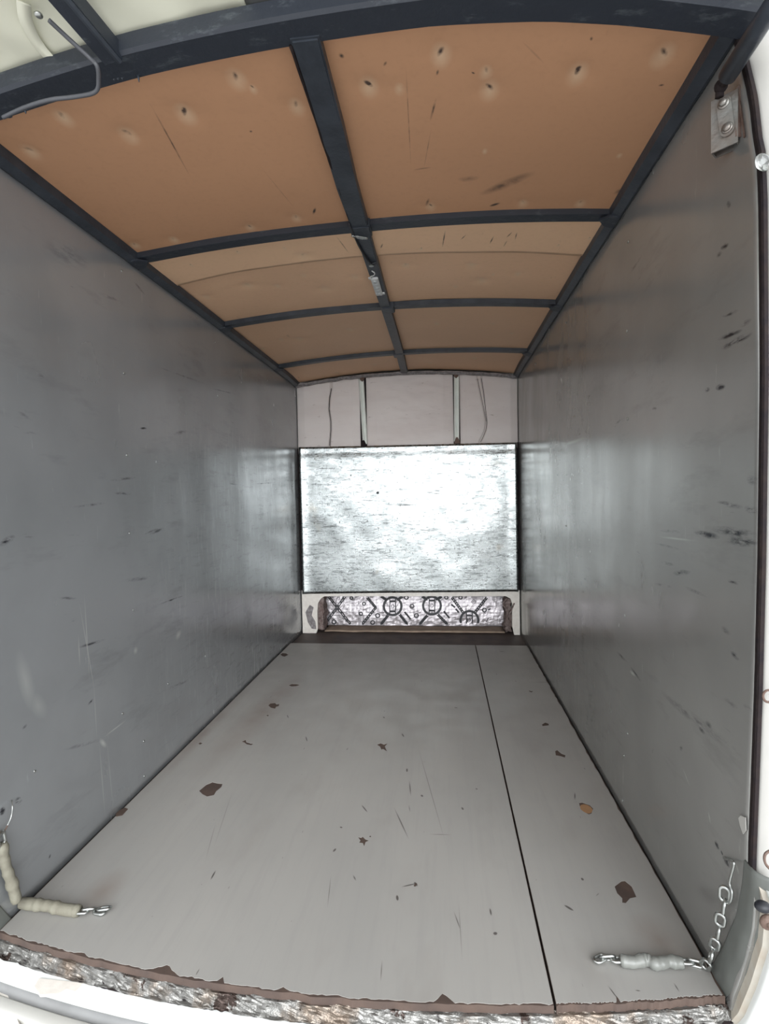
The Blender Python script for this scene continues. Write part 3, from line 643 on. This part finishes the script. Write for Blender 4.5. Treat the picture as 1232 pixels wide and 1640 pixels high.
rib(1.800, 1.848, .024, SK[0]); rib(2.600, 2.648, .022, SK[1], m=M_BLACK); rib(3.492, 3.535, .022, SK[2], m=M_BLACK)
bm = bmesh.new()     # rear header, bowed in plan, tube 60 x 34
secs = []
for x in np.linspace(-.86, .86, 44):
    y = yhead(x); z = ZR(x)
    secs.append([(x, y, z - .002), (x, y - .058, z - .002), (x, y - .064, z + .004), (x, y - .064, z + .036), (x, y, z + .036)])
sweep(bm, secs); hd = ob('header', bm, M_CHIP, fr)
for px, py, L in ((221, 118, .018), (188, 124, .006), (195, 123, .006), (182, 125, .006), (40, 175, .010), (14, 186, .004)):
    p = FL(px, py, ZR(FL(px, py, 1.96).x)); bm = bmesh.new(); sph(bm, p, .006, (1.6, .8, .6), 8); cyl(bm, p, p - Vector((-.002, 0, L)), .004, .0008, 6); ob('paint_drip', bm, M_BLACK, hd, True)
def beam(pts, nm, m):    # pts (x, y, halfwidth, z)
    bm = bmesh.new(); sweep(bm, [[(x - h, y, z), (x + h, y, z), (x + h, y, z + .03), (x - h, y, z + .03)] for x, y, h, z in pts])
    bmesh.ops.bevel(bm, geom=[e for e in bm.edges if e.verts[0].co.z < 1.99 and e.verts[1].co.z < 1.99], offset=.004, segments=2, affect='EDGES')
    return ob(nm, bm, m, fr)
beam([(.011, 1.075, .030, 1.984), (.009, 1.35, .031, 1.985), (.004, 1.60, .031, 1.984), (.006, 1.83, .030, 1.982), (.008, 1.90, .026, 1.984), (.010, 2.60, .023, 1.985), (.012, 3.5, .025, 1.985), (.002, 4.08, .026, 1.984)], 'center_beam', M_BLACK)
beam([(.022, 2.615, .030, 1.979), (.022, 2.69, .030, 1.979)], 'joint_plate', M_BLACK); beam([(.0, 3.49, .032, 1.980), (.0, 3.57, .032, 1.980)], 'joint_plate', M_BLACK)
beam([(.006, 1.82, .036, 1.978), (.006, 1.89, .036, 1.978)], 'joint_plate', M_CHIP)
for s in (-1, 1):
    bm = bmesh.new(); ys = np.linspace(1.085, 4.085, 10)
    secs = []
    for y in ys: secs.append([(s * .849, y, 1.930 - .010 * (y > 3.8)), (s * .842, y, 1.928 - .010 * (y > 3.8)), (s * .819, y, 1.940 - .010 * (y > 3.8)), (s * .816, y, 1.966), (s * .849, y, 1.968)])
    sweep(bm, secs); ob('side_rail', bm, M_BLACK, fr)
    for y, sk in zip((1.82, 2.62, 3.51), SK):
        y += sk[0] if s < 0 else sk[2]
        bm = bmesh.new(); plate(bm, [[(s * .845, y - .035), (s * .812, y - .03), (s * .79, y), (s * .812, y + .03), (s * .845, y + .035)]], lambda x, yy: (x, yy, 1.9265 + (.845 - abs(x)) * .22), (0, 0, .006)); ob('weld_gusset', bm, M_CHIP, fr)
# sealant bead along the beam's left edge
bm = bmesh.new(); tube(bm, [(.011 - .032 - .004 * abs(nz(y * 9, 1)), y, 1.988 + .004 * nz(y * 12, 4)) for y in np.linspace(1.09, 1.78, 40)], .004, 6); ob('sealant_bead', bm, M_BRUST, fr, True)

# LED lamp with its wire on the centre beam
p = Vector((.004, 2.34, 1.984)); led = empty('led_lamp', p, 'small white strip lamp with five lenses on the centre beam', 'lamp')
R1 = Matrix.Rotation(.02, 3, 'Z')
bm = bmesh.new(); box(bm, (-.013, 2.245, 1.974), (.019, 2.435, 1.984), .003); box(bm, (-.022, 2.245, 1.979), (-.012, 2.262, 1.984)); box(bm, (.018, 2.420, 1.979), (.028, 2.436, 1.984)); ob('housing', bm, M_LED, led)
for k in range(5):
    bm = bmesh.new(); sph(bm, Vector((.003, 2.275 + k * .034, 1.9735)), .012, (.9, 1.15, .35), 12); ob('lens', bm, M_LENS, led, True)
bm = bmesh.new(); tube(bm, smoothpath([(-.006, 2.246, 1.978), (-.010, 2.225, 1.977), (.006, 2.210, 1.975), (.012, 2.185, 1.974), (.002, 2.172, 1.978)], 6), .0022, 6); ob('wire', bm, M_LED, led, True)
bm = bmesh.new(); cyl(bm, (.006, 2.13, 1.9845), (.006, 2.13, 1.979), .010); bm2 = ob('screw_head', bm, M_ZINC, fr)
bm = bmesh.new(); tube(bm, smoothpath([(-.024, 1.79, 1.979), (-.020, 1.86, 1.9795), (-.016, 1.95, 1.980), (-.004, 2.05, 1.9795), (.008, 2.10, 1.979), (.028, 2.105, 1.981)], 8), .0042, 8)
ob('lamp_cable', bm, M_PRINT, None, True, 'black cable sagging along the centre beam ahead of the strip lamp', 'cable')
bm = bmesh.new(); tube(bm, smoothpath([(-.030, 1.868, 1.976), (-.012, 1.872, 1.974), (-.004, 1.878, 1.973), (.022, 1.895, 1.976)], 6), [.0025] * 6 + [.005] * 9 + [.004] * 4, 8)
ob('cable_tie', bm, M_CLEAR, None, True, 'clear plastic tie around the black cable near the first rib', 'cable tie')

# ------------------------------------------------------------------ rear opening: sill, seals, pillars, bumper corner
sl = empty('rear_sill', (0, 1.05, -.10), 'white sill lip below the floor edge, wrapped in torn foil', 'sill')
def sillstrip(nm, prof, m, x0=-.95, x1=.95, n=120, jit=0, seed=0, smooth=True, lab=None, rag=0):
    bm = bmesh.new(); secs = []
    P = [Vector((0, *q)) for q in prof]
    def f(u, v):
        x = x0 + (x1 - x0) * u; t = v * (len(prof) - 1)
        if rag: t *= max(.25, 1 - rag * max(0, nz(x * 11, 3, seed) * 1.6 + nz(x * 60, 1, seed) * .7))
        i = min(int(t), len(prof) - 2); a = t - i
        o = prof[i][0] * (1 - a) + prof[i + 1][0] * a; z = prof[i][1] * (1 - a) + prof[i + 1][1] * a
        j = jit * (nz(x * 30, t * 1.4, seed) + .6 * nz(x * 80, t * 3, seed))
        return (x, ysill(x) - o - j, z + j * .6)
    vs = grid(bm, f, n, max(len(prof) - 1, int((len(prof) - 1) * (3 if jit else 1))))
    solid(bm, vs, (0, .004, -.003)); return ob(nm, bm, m, sl, smooth, lab)
sillstrip('dark_adhesive', [(-.004, -.0165), (.005, -.030), (.012, -.043), (.018, -.0475)], M_BRUST, jit=.003, n=420, seed=5, lab='black adhesive under the foil', rag=.35)
sillstrip('foil_wrap', [(-.005, -.016), (.006, -.019), (.010, -.030), (.0155, -.042), (.021, -.0455)], M_SILLFOIL, jit=.0045, n=170, smooth=False, lab='torn wrinkled silver foil over brown damping mat', rag=.30, seed=2)
sillstrip('upper_lip', [(.004, -.044), (.022, -.049), (.032, -.051), (.037, -.055), (.040, -.062), (.040, -.080)], M_WHITE)
sillstrip('groove', [(.034, -.080), (.046, -.100), (.066, -.104)], M_SKIN)
sillstrip('lower_lip', [(.058, -.092), (.076, -.096), (.082, -.100), (.084, -.112)], M_PILLAR)
sillstrip('bumper_step', [(.078, -.108), (.094, -.111), (.30, -.118), (.315, -.125), (.32, -.14), (.32, -.34)], M_WHITE)
a, b = FL(-6, 1568, -.108), FL(26, 1652, -.110); d = (b - a).normalized(); q = Vector((-d.y, d.x, 0)).normalized() * .011
bm = bmesh.new(); sweep(bm, [[c + q, c - q, c - q * .6 + Vector((0, 0, .009)), c + q * .6 + Vector((0, 0, .009))] for c in (a, (a + b) / 2, b)])
ob('trim_bar', bm, M_FRAME, sl, label='pale flat bar on the bumper step')
bm = bmesh.new(); p = FL(95, 1578, -.056)
plate(bm, [[(p.x - .055, ysill(p.x) - .024), (p.x + .06, ysill(p.x + .05) - .018), (p.x + .055, ysill(p.x + .05) - .040), (p.x + .03, ysill(p.x) - .044), (p.x + .02, ysill(p.x) - .056), (p.x - .02, ysill(p.x) - .062), (p.x - .05, ysill(p.x) - .044)]], lambda x, y: (x, y, -.0475), (0, 0, -.006))
ob('filler_patch', bm, M_FRAME, sl, label='cracked cream filler patch')

# wall edge seal, flange and body pillar on both sides
def pillar(s):
    nm = 'left' if s < 0 else 'right'
    o = empty('rear_pillar', (s * .88, 1.02, 1.0), 'white painted door pillar beside the %s wall edge' % nm, 'pillar', None, 'structure')
    zs = np.linspace(.30, 2.02, 60); bm = bmesh.new(); secs = []
    for z in zs:
        y = yedge(max(z, .335)); j = .0012 * nz(z * 25, s)
        secs.append([(s * (.8495 + j * .3), y - .001, z), (s * (.848 + j), y - .012, z), (s * .850, y - .016, z), (s * .858, y - .014, z), (s * .858, y - .001, z)])
    sweep(bm, secs); ob('door_seal', bm, M_BRUST, o, label='black weathered rubber seal')
    bm = bmesh.new(); zs = np.linspace(.30, 2.05, 50)
    vs = grid(bm, lambda u, v: (s * (.8585 + [0, .004, .06, .072, .075][int(round(u * 4))]), yedge(max(.3 + 1.75 * v, .335)) + [.0, -.016, -.014, -.003, .25][int(round(u * 4))], .3 + 1.75 * v), 4, 50)
    solid(bm, vs, (0, .003, 0)); ob('body_flange', bm, M_PILLAR, o, True)
    bm = bmesh.new()      # grey trim skirt covering the bottom of the wall edge, curving outwards
    def f(u, v):
        z = -.03 + .37 * v; y = yedge(min(z, .29)) ; q = max(0, (u - .55) / .45)
        return (s * (HW - .0035 + .020 * q * q - .004 * (1 - abs(2 * v - 1)) * math.sin(u * 3.14)) - s * .0022 * math.sin((z * 60 + u * 8)) * u * (1 - v), y + .085 * (1 - u) * (1 - .55 * v) - .012 * q, z)
    vs = grid(bm, f, 20, 40); solid(bm, vs, (s * .003, 0, 0)); ob('vinyl_skirt', bm, M_RUBG, o, True, label='wrinkled grey vinyl skirt')
    bm = bmesh.new()      # cream return, then the rounded white bumper end
    zs = np.linspace(-.20, .315, 40)
    def yb(z): return yedge(z) if z > 0 else 1.135 + (-z) * .6
    secs = [[(s * .856, yb(z) + .004, z), (s * .853, yb(z) - .020, z), (s * .866, yb(z) - .030, z), (s * .878, yb(z) + .004, z)] for z in zs]
    sweep(bm, secs); ob('cream_return', bm, M_CREAM, o, label='cream painted return')
    bm = bmesh.new(); secs = []
    for z in zs:
        wd = np.interp(z, [-.2, 0, .1, .2, .315], [.022, .030, .038, .050, .075]); y = yb(z)
        secs.append([(s * .862, y - .022, z), (s * (.858), y - .040, z), (s * (.864), y - .048, z), (s * (.862 + wd), y - .046, z), (s * (.872 + wd), y - .02, z), (s * (.872 + wd), y + .10, z), (s * .88, y + .10, z)])
    sweep(bm, secs); ob('bumper_end', bm, M_WHITE, o, True)
    return o
pr = pillar(1); pillar(-1)
# hardware on the right pillar (seen at the frame edge)
def PY(px, py, y): return on(1, y, px, py)
bm = bmesh.new(); c = PY(1230, 1477, 1.000); sph(bm, c, .014, (1, .6, 1), 14); cyl(bm, c, c + Vector((0, -.012, 0)), .007, .006, 6); bolt = ob('bumper_bolt', bm, M_RUST, pr, True, label='rusty bolt')
bm = bmesh.new(); c = PY(1222, 1452, 1.005); sph(bm, c, .014, (1.0, .8, .7), 14); ob('rubber_stop', bm, M_PRINT, pr, True, label='black rubber stop')
bm = bmesh.new(); c = PY(1231, 1115, 1.018); tube(bm, [c + Vector((.009 * math.cos(a), 0, .011 * math.sin(a))) for a in np.linspace(0, 2 * math.pi, 17)[:-1]], .0022, 6, True); ob('grommet', bm, M_RUST, pr, True)
bm = bmesh.new(); c = PY(1230, 1378, 1.020); tube(bm, smoothpath([c + Vector((.012, 0, .022)), c + Vector((-.004, 0, .012)), c + Vector((-.004, 0, -.006)), c + Vector((.010, 0, -.022))], 5), .0024, 6); ob('clip', bm, M_RUST, pr, True)
bm = bmesh.new(); c = PY(1222, 260, 1.022)
sph(bm, c, .012, (1.05, .4, 1.35), 16, Matrix.Rotation(-.35, 3, 'Y')); cyl(bm, c + Vector((.004, -.012, -.010)), c + Vector((.004, .0, -.010)), .0065); ob('clear_cap', bm, M_CLEAR, pr, True, label='clear plastic cap')
bm = bmesh.new(); c = WR(1193, 1318); plate(bm, [[(c.y - .014, c.z - .006), (c.y - .012, c.z + .018), (c.y + .004, c.z + .012), (c.y + .012, c.z + .002), (c.y + .006, c.z - .010), (c.y - .004, c.z - .02)]], lambda y, z: (HW - .004, y, z), (-.0015, 0, 0))
tab = ob('metal_tab', bm, M_PILLAR, None, False, 'small bare metal tab poking from behind the right door seal', 'tab')

# ------------------------------------------------------------------ stay bracket and gas strut at the top right
U_ = Vector((.74, -.67, 0)); N_ = Vector((-.67, -.74, 0)); O_ = on(1, 1.135, 1139, 246)     # lower left corner of the bracket face
def BP(a, b, c): return O_ + U_ * a + Vector((0, 0, b)) + N_ * c
br = empty('stay_bracket', BP(.025, .0, -.01), 'worn galvanised box bracket bolted to the right wall near the top', 'bracket')
HB_ = .100; WB = .046
bm = bmesh.new()        # open-ended flat box tube
plate(bm, [[(0, 0), (WB, 0), (WB, -.026), (0, -.026)], [(.003, -.003), (WB - .003, -.003), (WB - .003, -.023), (.003, -.023)]], lambda a, c: BP(a, 0, c), (0, 0, HB_)); ob('box_tube', bm, M_GALV, br)
bm = bmesh.new()
pts4 = [[BP(WB - .004, .012, .001), BP(WB - .004, HB_ + .005, -.004)], [BP(WB + .012, .004, -.006), BP(WB + .010, HB_ + .012, -.008)], [Vector((.8455, 1.088, O_.z - .004)), Vector((.8455, 1.112, O_.z + HB_ + .004))]]
vs = [[bm.verts.new(p) for p in r] for r in pts4]
for a, b in zip(vs, vs[1:]): bm.faces.new((a[0], b[0], b[1], a[1]))
ob('rusty_flange', bm, M_RUST, br, label='rusty flange'); sm = br.children[-1].modifiers.new('thick', 'SOLIDIFY'); sm.thickness = .004
bm = bmesh.new(); L = []; R0 = .0125; ca = .027
for k in range(9): a = math.pi * k / 8; L.append((ca - .004 + R0 * math.cos(a), .084 + R0 * math.sin(a)))
for k in range(9): a = math.pi + math.pi * k / 8; L.append((ca + .002 + R0 * math.cos(a), .030 + R0 * math.sin(a)))
plate(bm, [L], lambda a, b: BP(a, b, .0045), N_ * -.004); ob('bolted_plate', bm, M_GALV, br, label='rounded steel plate')
for a, b, hd_ in ((ca - .004, .082, .006), (ca + .002, .033, .003)):
    bm = bmesh.new(); cyl(bm, BP(a, b, .0045), BP(a, b, .0065), .0105, .0095, 18); cyl(bm, BP(a, b, .0065), BP(a, b, .0065 + hd_), .0075, .0065, 6 if hd_ > .004 else 16); ob('bolt', bm, M_GALV, br, True)
st0 = BP(ca - .008, HB_ + .010, .012); st1 = on(1, .84, 1322, -122)
gs = empty('gas_strut', st0, 'black gas strut rising from the bracket towards the raised tailgate', 'gas strut')
d = (st1 - st0).normalized()
bm = bmesh.new(); cyl(bm, st0 + d * .026, st1, .0165, None, 28); ob('cylinder', bm, M_BLACK, gs, True)
bm = bmesh.new(); cyl(bm, st0 + d * .002, st0 + d * .030, .0085, .0105, 16); sph(bm, st0 + d * .004, .012, (1, 1, 1), 14); cyl(bm, st0, st0 + Vector((0, .002, -.016)), .0075); ob('ball_joint', bm, M_BRUST, gs, True)

# ------------------------------------------------------------------ raised tailgate over the opening
tg = empty('tailgate', (0, .6, 2.07), 'raised rear tailgate lined in cream vinyl above the header', 'tailgate')
def gate_z(x, y): return 2.050 - zc(x) * 1.0 + (1.0 - y) * .14
def lining(nm, x0, x1, m, lift, amp):
    bm = bmesh.new()
    def f(u, v):
        x = x0 + (x1 - x0) * u; y = -.15 + (yhead(max(-.86, min(.86, x))) - .03 + .15) * v
        return (x, y, gate_z(x, y) + lift + amp * nz(x * 5, y * 9, 3) + amp * .5 * nz(x * 14, y * 16, 1))
    vs = grid(bm, f, 60, 60); solid(bm, vs, (0, 0, .006)); return ob(nm, bm, m, tg, True)
lining('cream_lining', -.92, -.10, M_LINING, 0, .012); lining('grey_lining', -.10, .84, M_LINGREY, .003, .004); lining('cream_lining', .84, .98, M_LINING, -.004, .003)  # one tailgate lining, coloured darker grey between its cream ends
bm = bmesh.new(); box(bm, (-.95, -.16, 2.26), (.99, .99, 2.275)); 
ob('outer_skin', bm, M_WHITE, tg)
# frame bar running towards the viewer from the header on the left
bm = bmesh.new(); a = FL(183, 92, 1.985); b = Vector((a.x - .10, .55, 2.06)); dd = (b - a).normalized(); sd = dd.cross(Vector((0, 0, 1))).normalized(); up = sd.cross(dd)
sweep(bm, [[c + sd * .022 - up * .012, c - sd * .022 - up * .012, c - sd * .022 + up * .02, c + sd * .022 + up * .02] for c in (a, b)])
ob('frame_bar', bm, M_CHIP, tg)
bm = bmesh.new(); tube(bm, [a + dd * t - sd * .016 - up * .014 for t in np.linspace(0, .5, 12)], .006, 6); ob('bar_lip', bm, M_BLACK, tg)
bm = bmesh.new()
pts = smoothpath([FL(38, 5, 2.02), FL(42, 35, 2.015), FL(60, 70, 2.01), FL(85, 98, 2.0), FL(96, 96, 2.005)], 8)
for c0, c1 in zip(pts, pts[1:]):
    pass
secs = []
for i, c in enumerate(pts):
    t = (pts[min(i + 1, len(pts) - 1)] - pts[max(i - 1, 0)]).normalized(); n = t.cross(Vector((0, 0, 1))).normalized()
    secs.append([c + n * .012, c - n * .012, c - n * .012 + Vector((0, 0, .002)), c + n * .012 + Vector((0, 0, .002))])
sweep(bm, secs); ob('fabric_strap', bm, M_LINING, tg, True, label='cream strap loop')
bm = bmesh.new(); sph(bm, FL(62, 24, 2.012), .008, (1, 1, .6), 12); ob('strap_rivet', bm, M_ZINC, tg, True)

# loose cable over the header at the left
bm = bmesh.new()
tube(bm, smoothpath([FL(78, 32, 1.985), FL(110, 62, 1.975), FL(143, 92, 1.958), FL(155, 105, 1.944), FL(158, 125, 1.935), FL(153, 147, 1.925), FL(120, 155, 1.925), FL(80, 160, 1.925), FL(40, 172, 1.922), (FL(5, 188, 1.920))], 8), .0042, 8)
ob('loose_cable', bm, M_WIRE, None, True, 'grey cable looped around the header near the frame bar', 'cable')

# ------------------------------------------------------------------ chains
def link_mesh(L=.038, Wd=.024, r=.0036, open_=False):
    bm = bmesh.new(); R_ = Wd / 2 - r; h = L / 2 - r - R_; pts = []
    for k in range(13): a = -math.pi / 2 + math.pi * k / 12; pts.append((h + R_ * math.cos(a), R_ * math.sin(a), 0))
    for k in range(13): a = math.pi / 2 + math.pi * k / 12; pts.append((-h + R_ * math.cos(a), R_ * math.sin(a), 0))
    tube(bm, pts, r, 8, True); me = bpy.data.meshes.new('link'); bm.to_mesh(me); bm.free()
    for p in me.polygons: p.use_smooth = True
    me.materials.append(M_ZINC); return me
LM = link_mesh()
def link(par, c, along, flat, sc=1.0):
    x = Vector(along).normalized(); z = Vector(flat); z = (z - x * z.dot(x)).normalized(); y = z.cross(x)
    o = bpy.data.objects.new('link', LM); COL.objects.link(o); o.parent = par
    o.matrix_local = Matrix.Translation(Vector(c) - LOC[par.name]) @ Matrix((x, y, z)).transposed().to_4x4() @ Matrix.Scale(sc, 4)
    return o
def sleeve(par, pts, r, m, seed):
    P_ = smoothpath(pts, 10); n = len(P_)
    rs = [r * (1 + .28 * nz(i * .22, seed) + .12 * nz(i * .6, seed + 3)) * (1 if 1 < i < n - 2 else .9) for i in range(n)]
    bm = bmesh.new(); tube(bm, P_, rs, 14); return ob('sleeve', bm, m, par, True, label='wrapped sleeve')
xw = .836
def RW(px, py, x=xw): return on(0, x, px, py)
ch = empty('tie_chain', RW(1165, 1390), 'zinc chain hanging from the right wall onto the floor with a grey sleeve', 'chain', 'tie chains at the rear corners')
bm = bmesh.new(); tube(bm, smoothpath([RW(1160, 1374, .85), RW(1172, 1378, .838), RW(1176, 1384), RW(1172, 1400), RW(1169, 1415), RW(1173, 1430), RW(1170, 1444), RW(1163, 1447)], 6), .0026, 8); ob('wire_hook', bm, M_ZINC, ch, True, label='bent wire hook')
centers = [(1161, 1432), (1160, 1452), (1154, 1473), (1151, 1493), (1145, 1512), (1139, 1531), (1131, 1545)]
for i, (px, py) in enumerate(centers):
    c = RW(px, py, .834 if i < 5 else .828); nxt = RW(*centers[min(i + 1, 6)], .834); prv = RW(*centers[max(i - 1, 0)], .834)
    c = c if c.z > .012 else Vector((c.x, c.y, .012))
    link(ch, c, nxt - prv, Vector((.55, .85, -.45)) if i % 2 == 0 else Vector((.85, -.5, .1)))
link(ch, FL(1115, 1543, .010), FL(1130, 1548) - FL(1098, 1539), (0, .5, 1) if False else (0, 1, .25))
link(ch, FL(1100, 1540, .010), (1, 0, 0), (0, .3, 1))
sleeve(ch, [FL(1094, 1542, .013), FL(1072, 1540, .013), FL(1050, 1543, .013), FL(1035, 1537, .013), FL(1015, 1541, .013), FL(994, 1538, .013)], .0125, M_CLOTHG, 2)
link(ch, FL(990, 1537, .010), (1, .05, 0), (0, .2, 1)); link(ch, FL(974, 1534, .009), (1, .12, 0), (.1, 1, .5)); link(ch, FL(961, 1535, .007), (1, .55, .0), (0, .1, 1)); 
def LWp(px, py, x=-.833): return on(0, x, px, py)
cl = empty('tie_chain', LWp(10, 1320), 'sleeved zinc chain hanging from the left wall onto the floor', 'chain', 'tie chains at the rear corners')
bm = bmesh.new(); tube(bm, smoothpath([LWp(19, 1282, -.845), LWp(20, 1292), LWp(18, 1308), LWp(12, 1322)], 6), .0018, 6); ob('wire_hook', bm, M_ZINC, cl, True, label='bent wire hook')
bm = bmesh.new(); tube(bm, smoothpath([LWp(12, 1322), LWp(6, 1332), LWp(-6, 1340)], 6), .0018, 6); ob('wire_hook', bm, M_RUST, cl, True)
link(cl, LWp(2, 1345), LWp(2, 1345) - LWp(4, 1360), (1, .1, 0), 1.25)
sleeve(cl, [LWp(3, 1352), LWp(9, 1385), LWp(19, 1415), LWp(27, 1444, -.828)], .0125, M_CLOTH, 5)
link(cl, FL(28, 1450, .010), (0, .5, 1), (1, 0, .2), .9)
sleeve(cl, [FL(34, 1446, .014), FL(58, 1449, .014), FL(80, 1451, .016), FL(100, 1456, .013), FL(127, 1459, .013)], .0140, M_CLOTH, 9)
link(cl, FL(131, 1460, .010), (1, .1, 0), (0, .2, 1)); link(cl, FL(142, 1456, .010), (1, .25, 0), (.1, .8, 1)); link(cl, FL(160, 1460, .006), (1, -.15, 0), (0, 0, 1)); link(cl, FL(167, 1455, .011), (1, .1, .1), (0, .35, 1), 1.0)
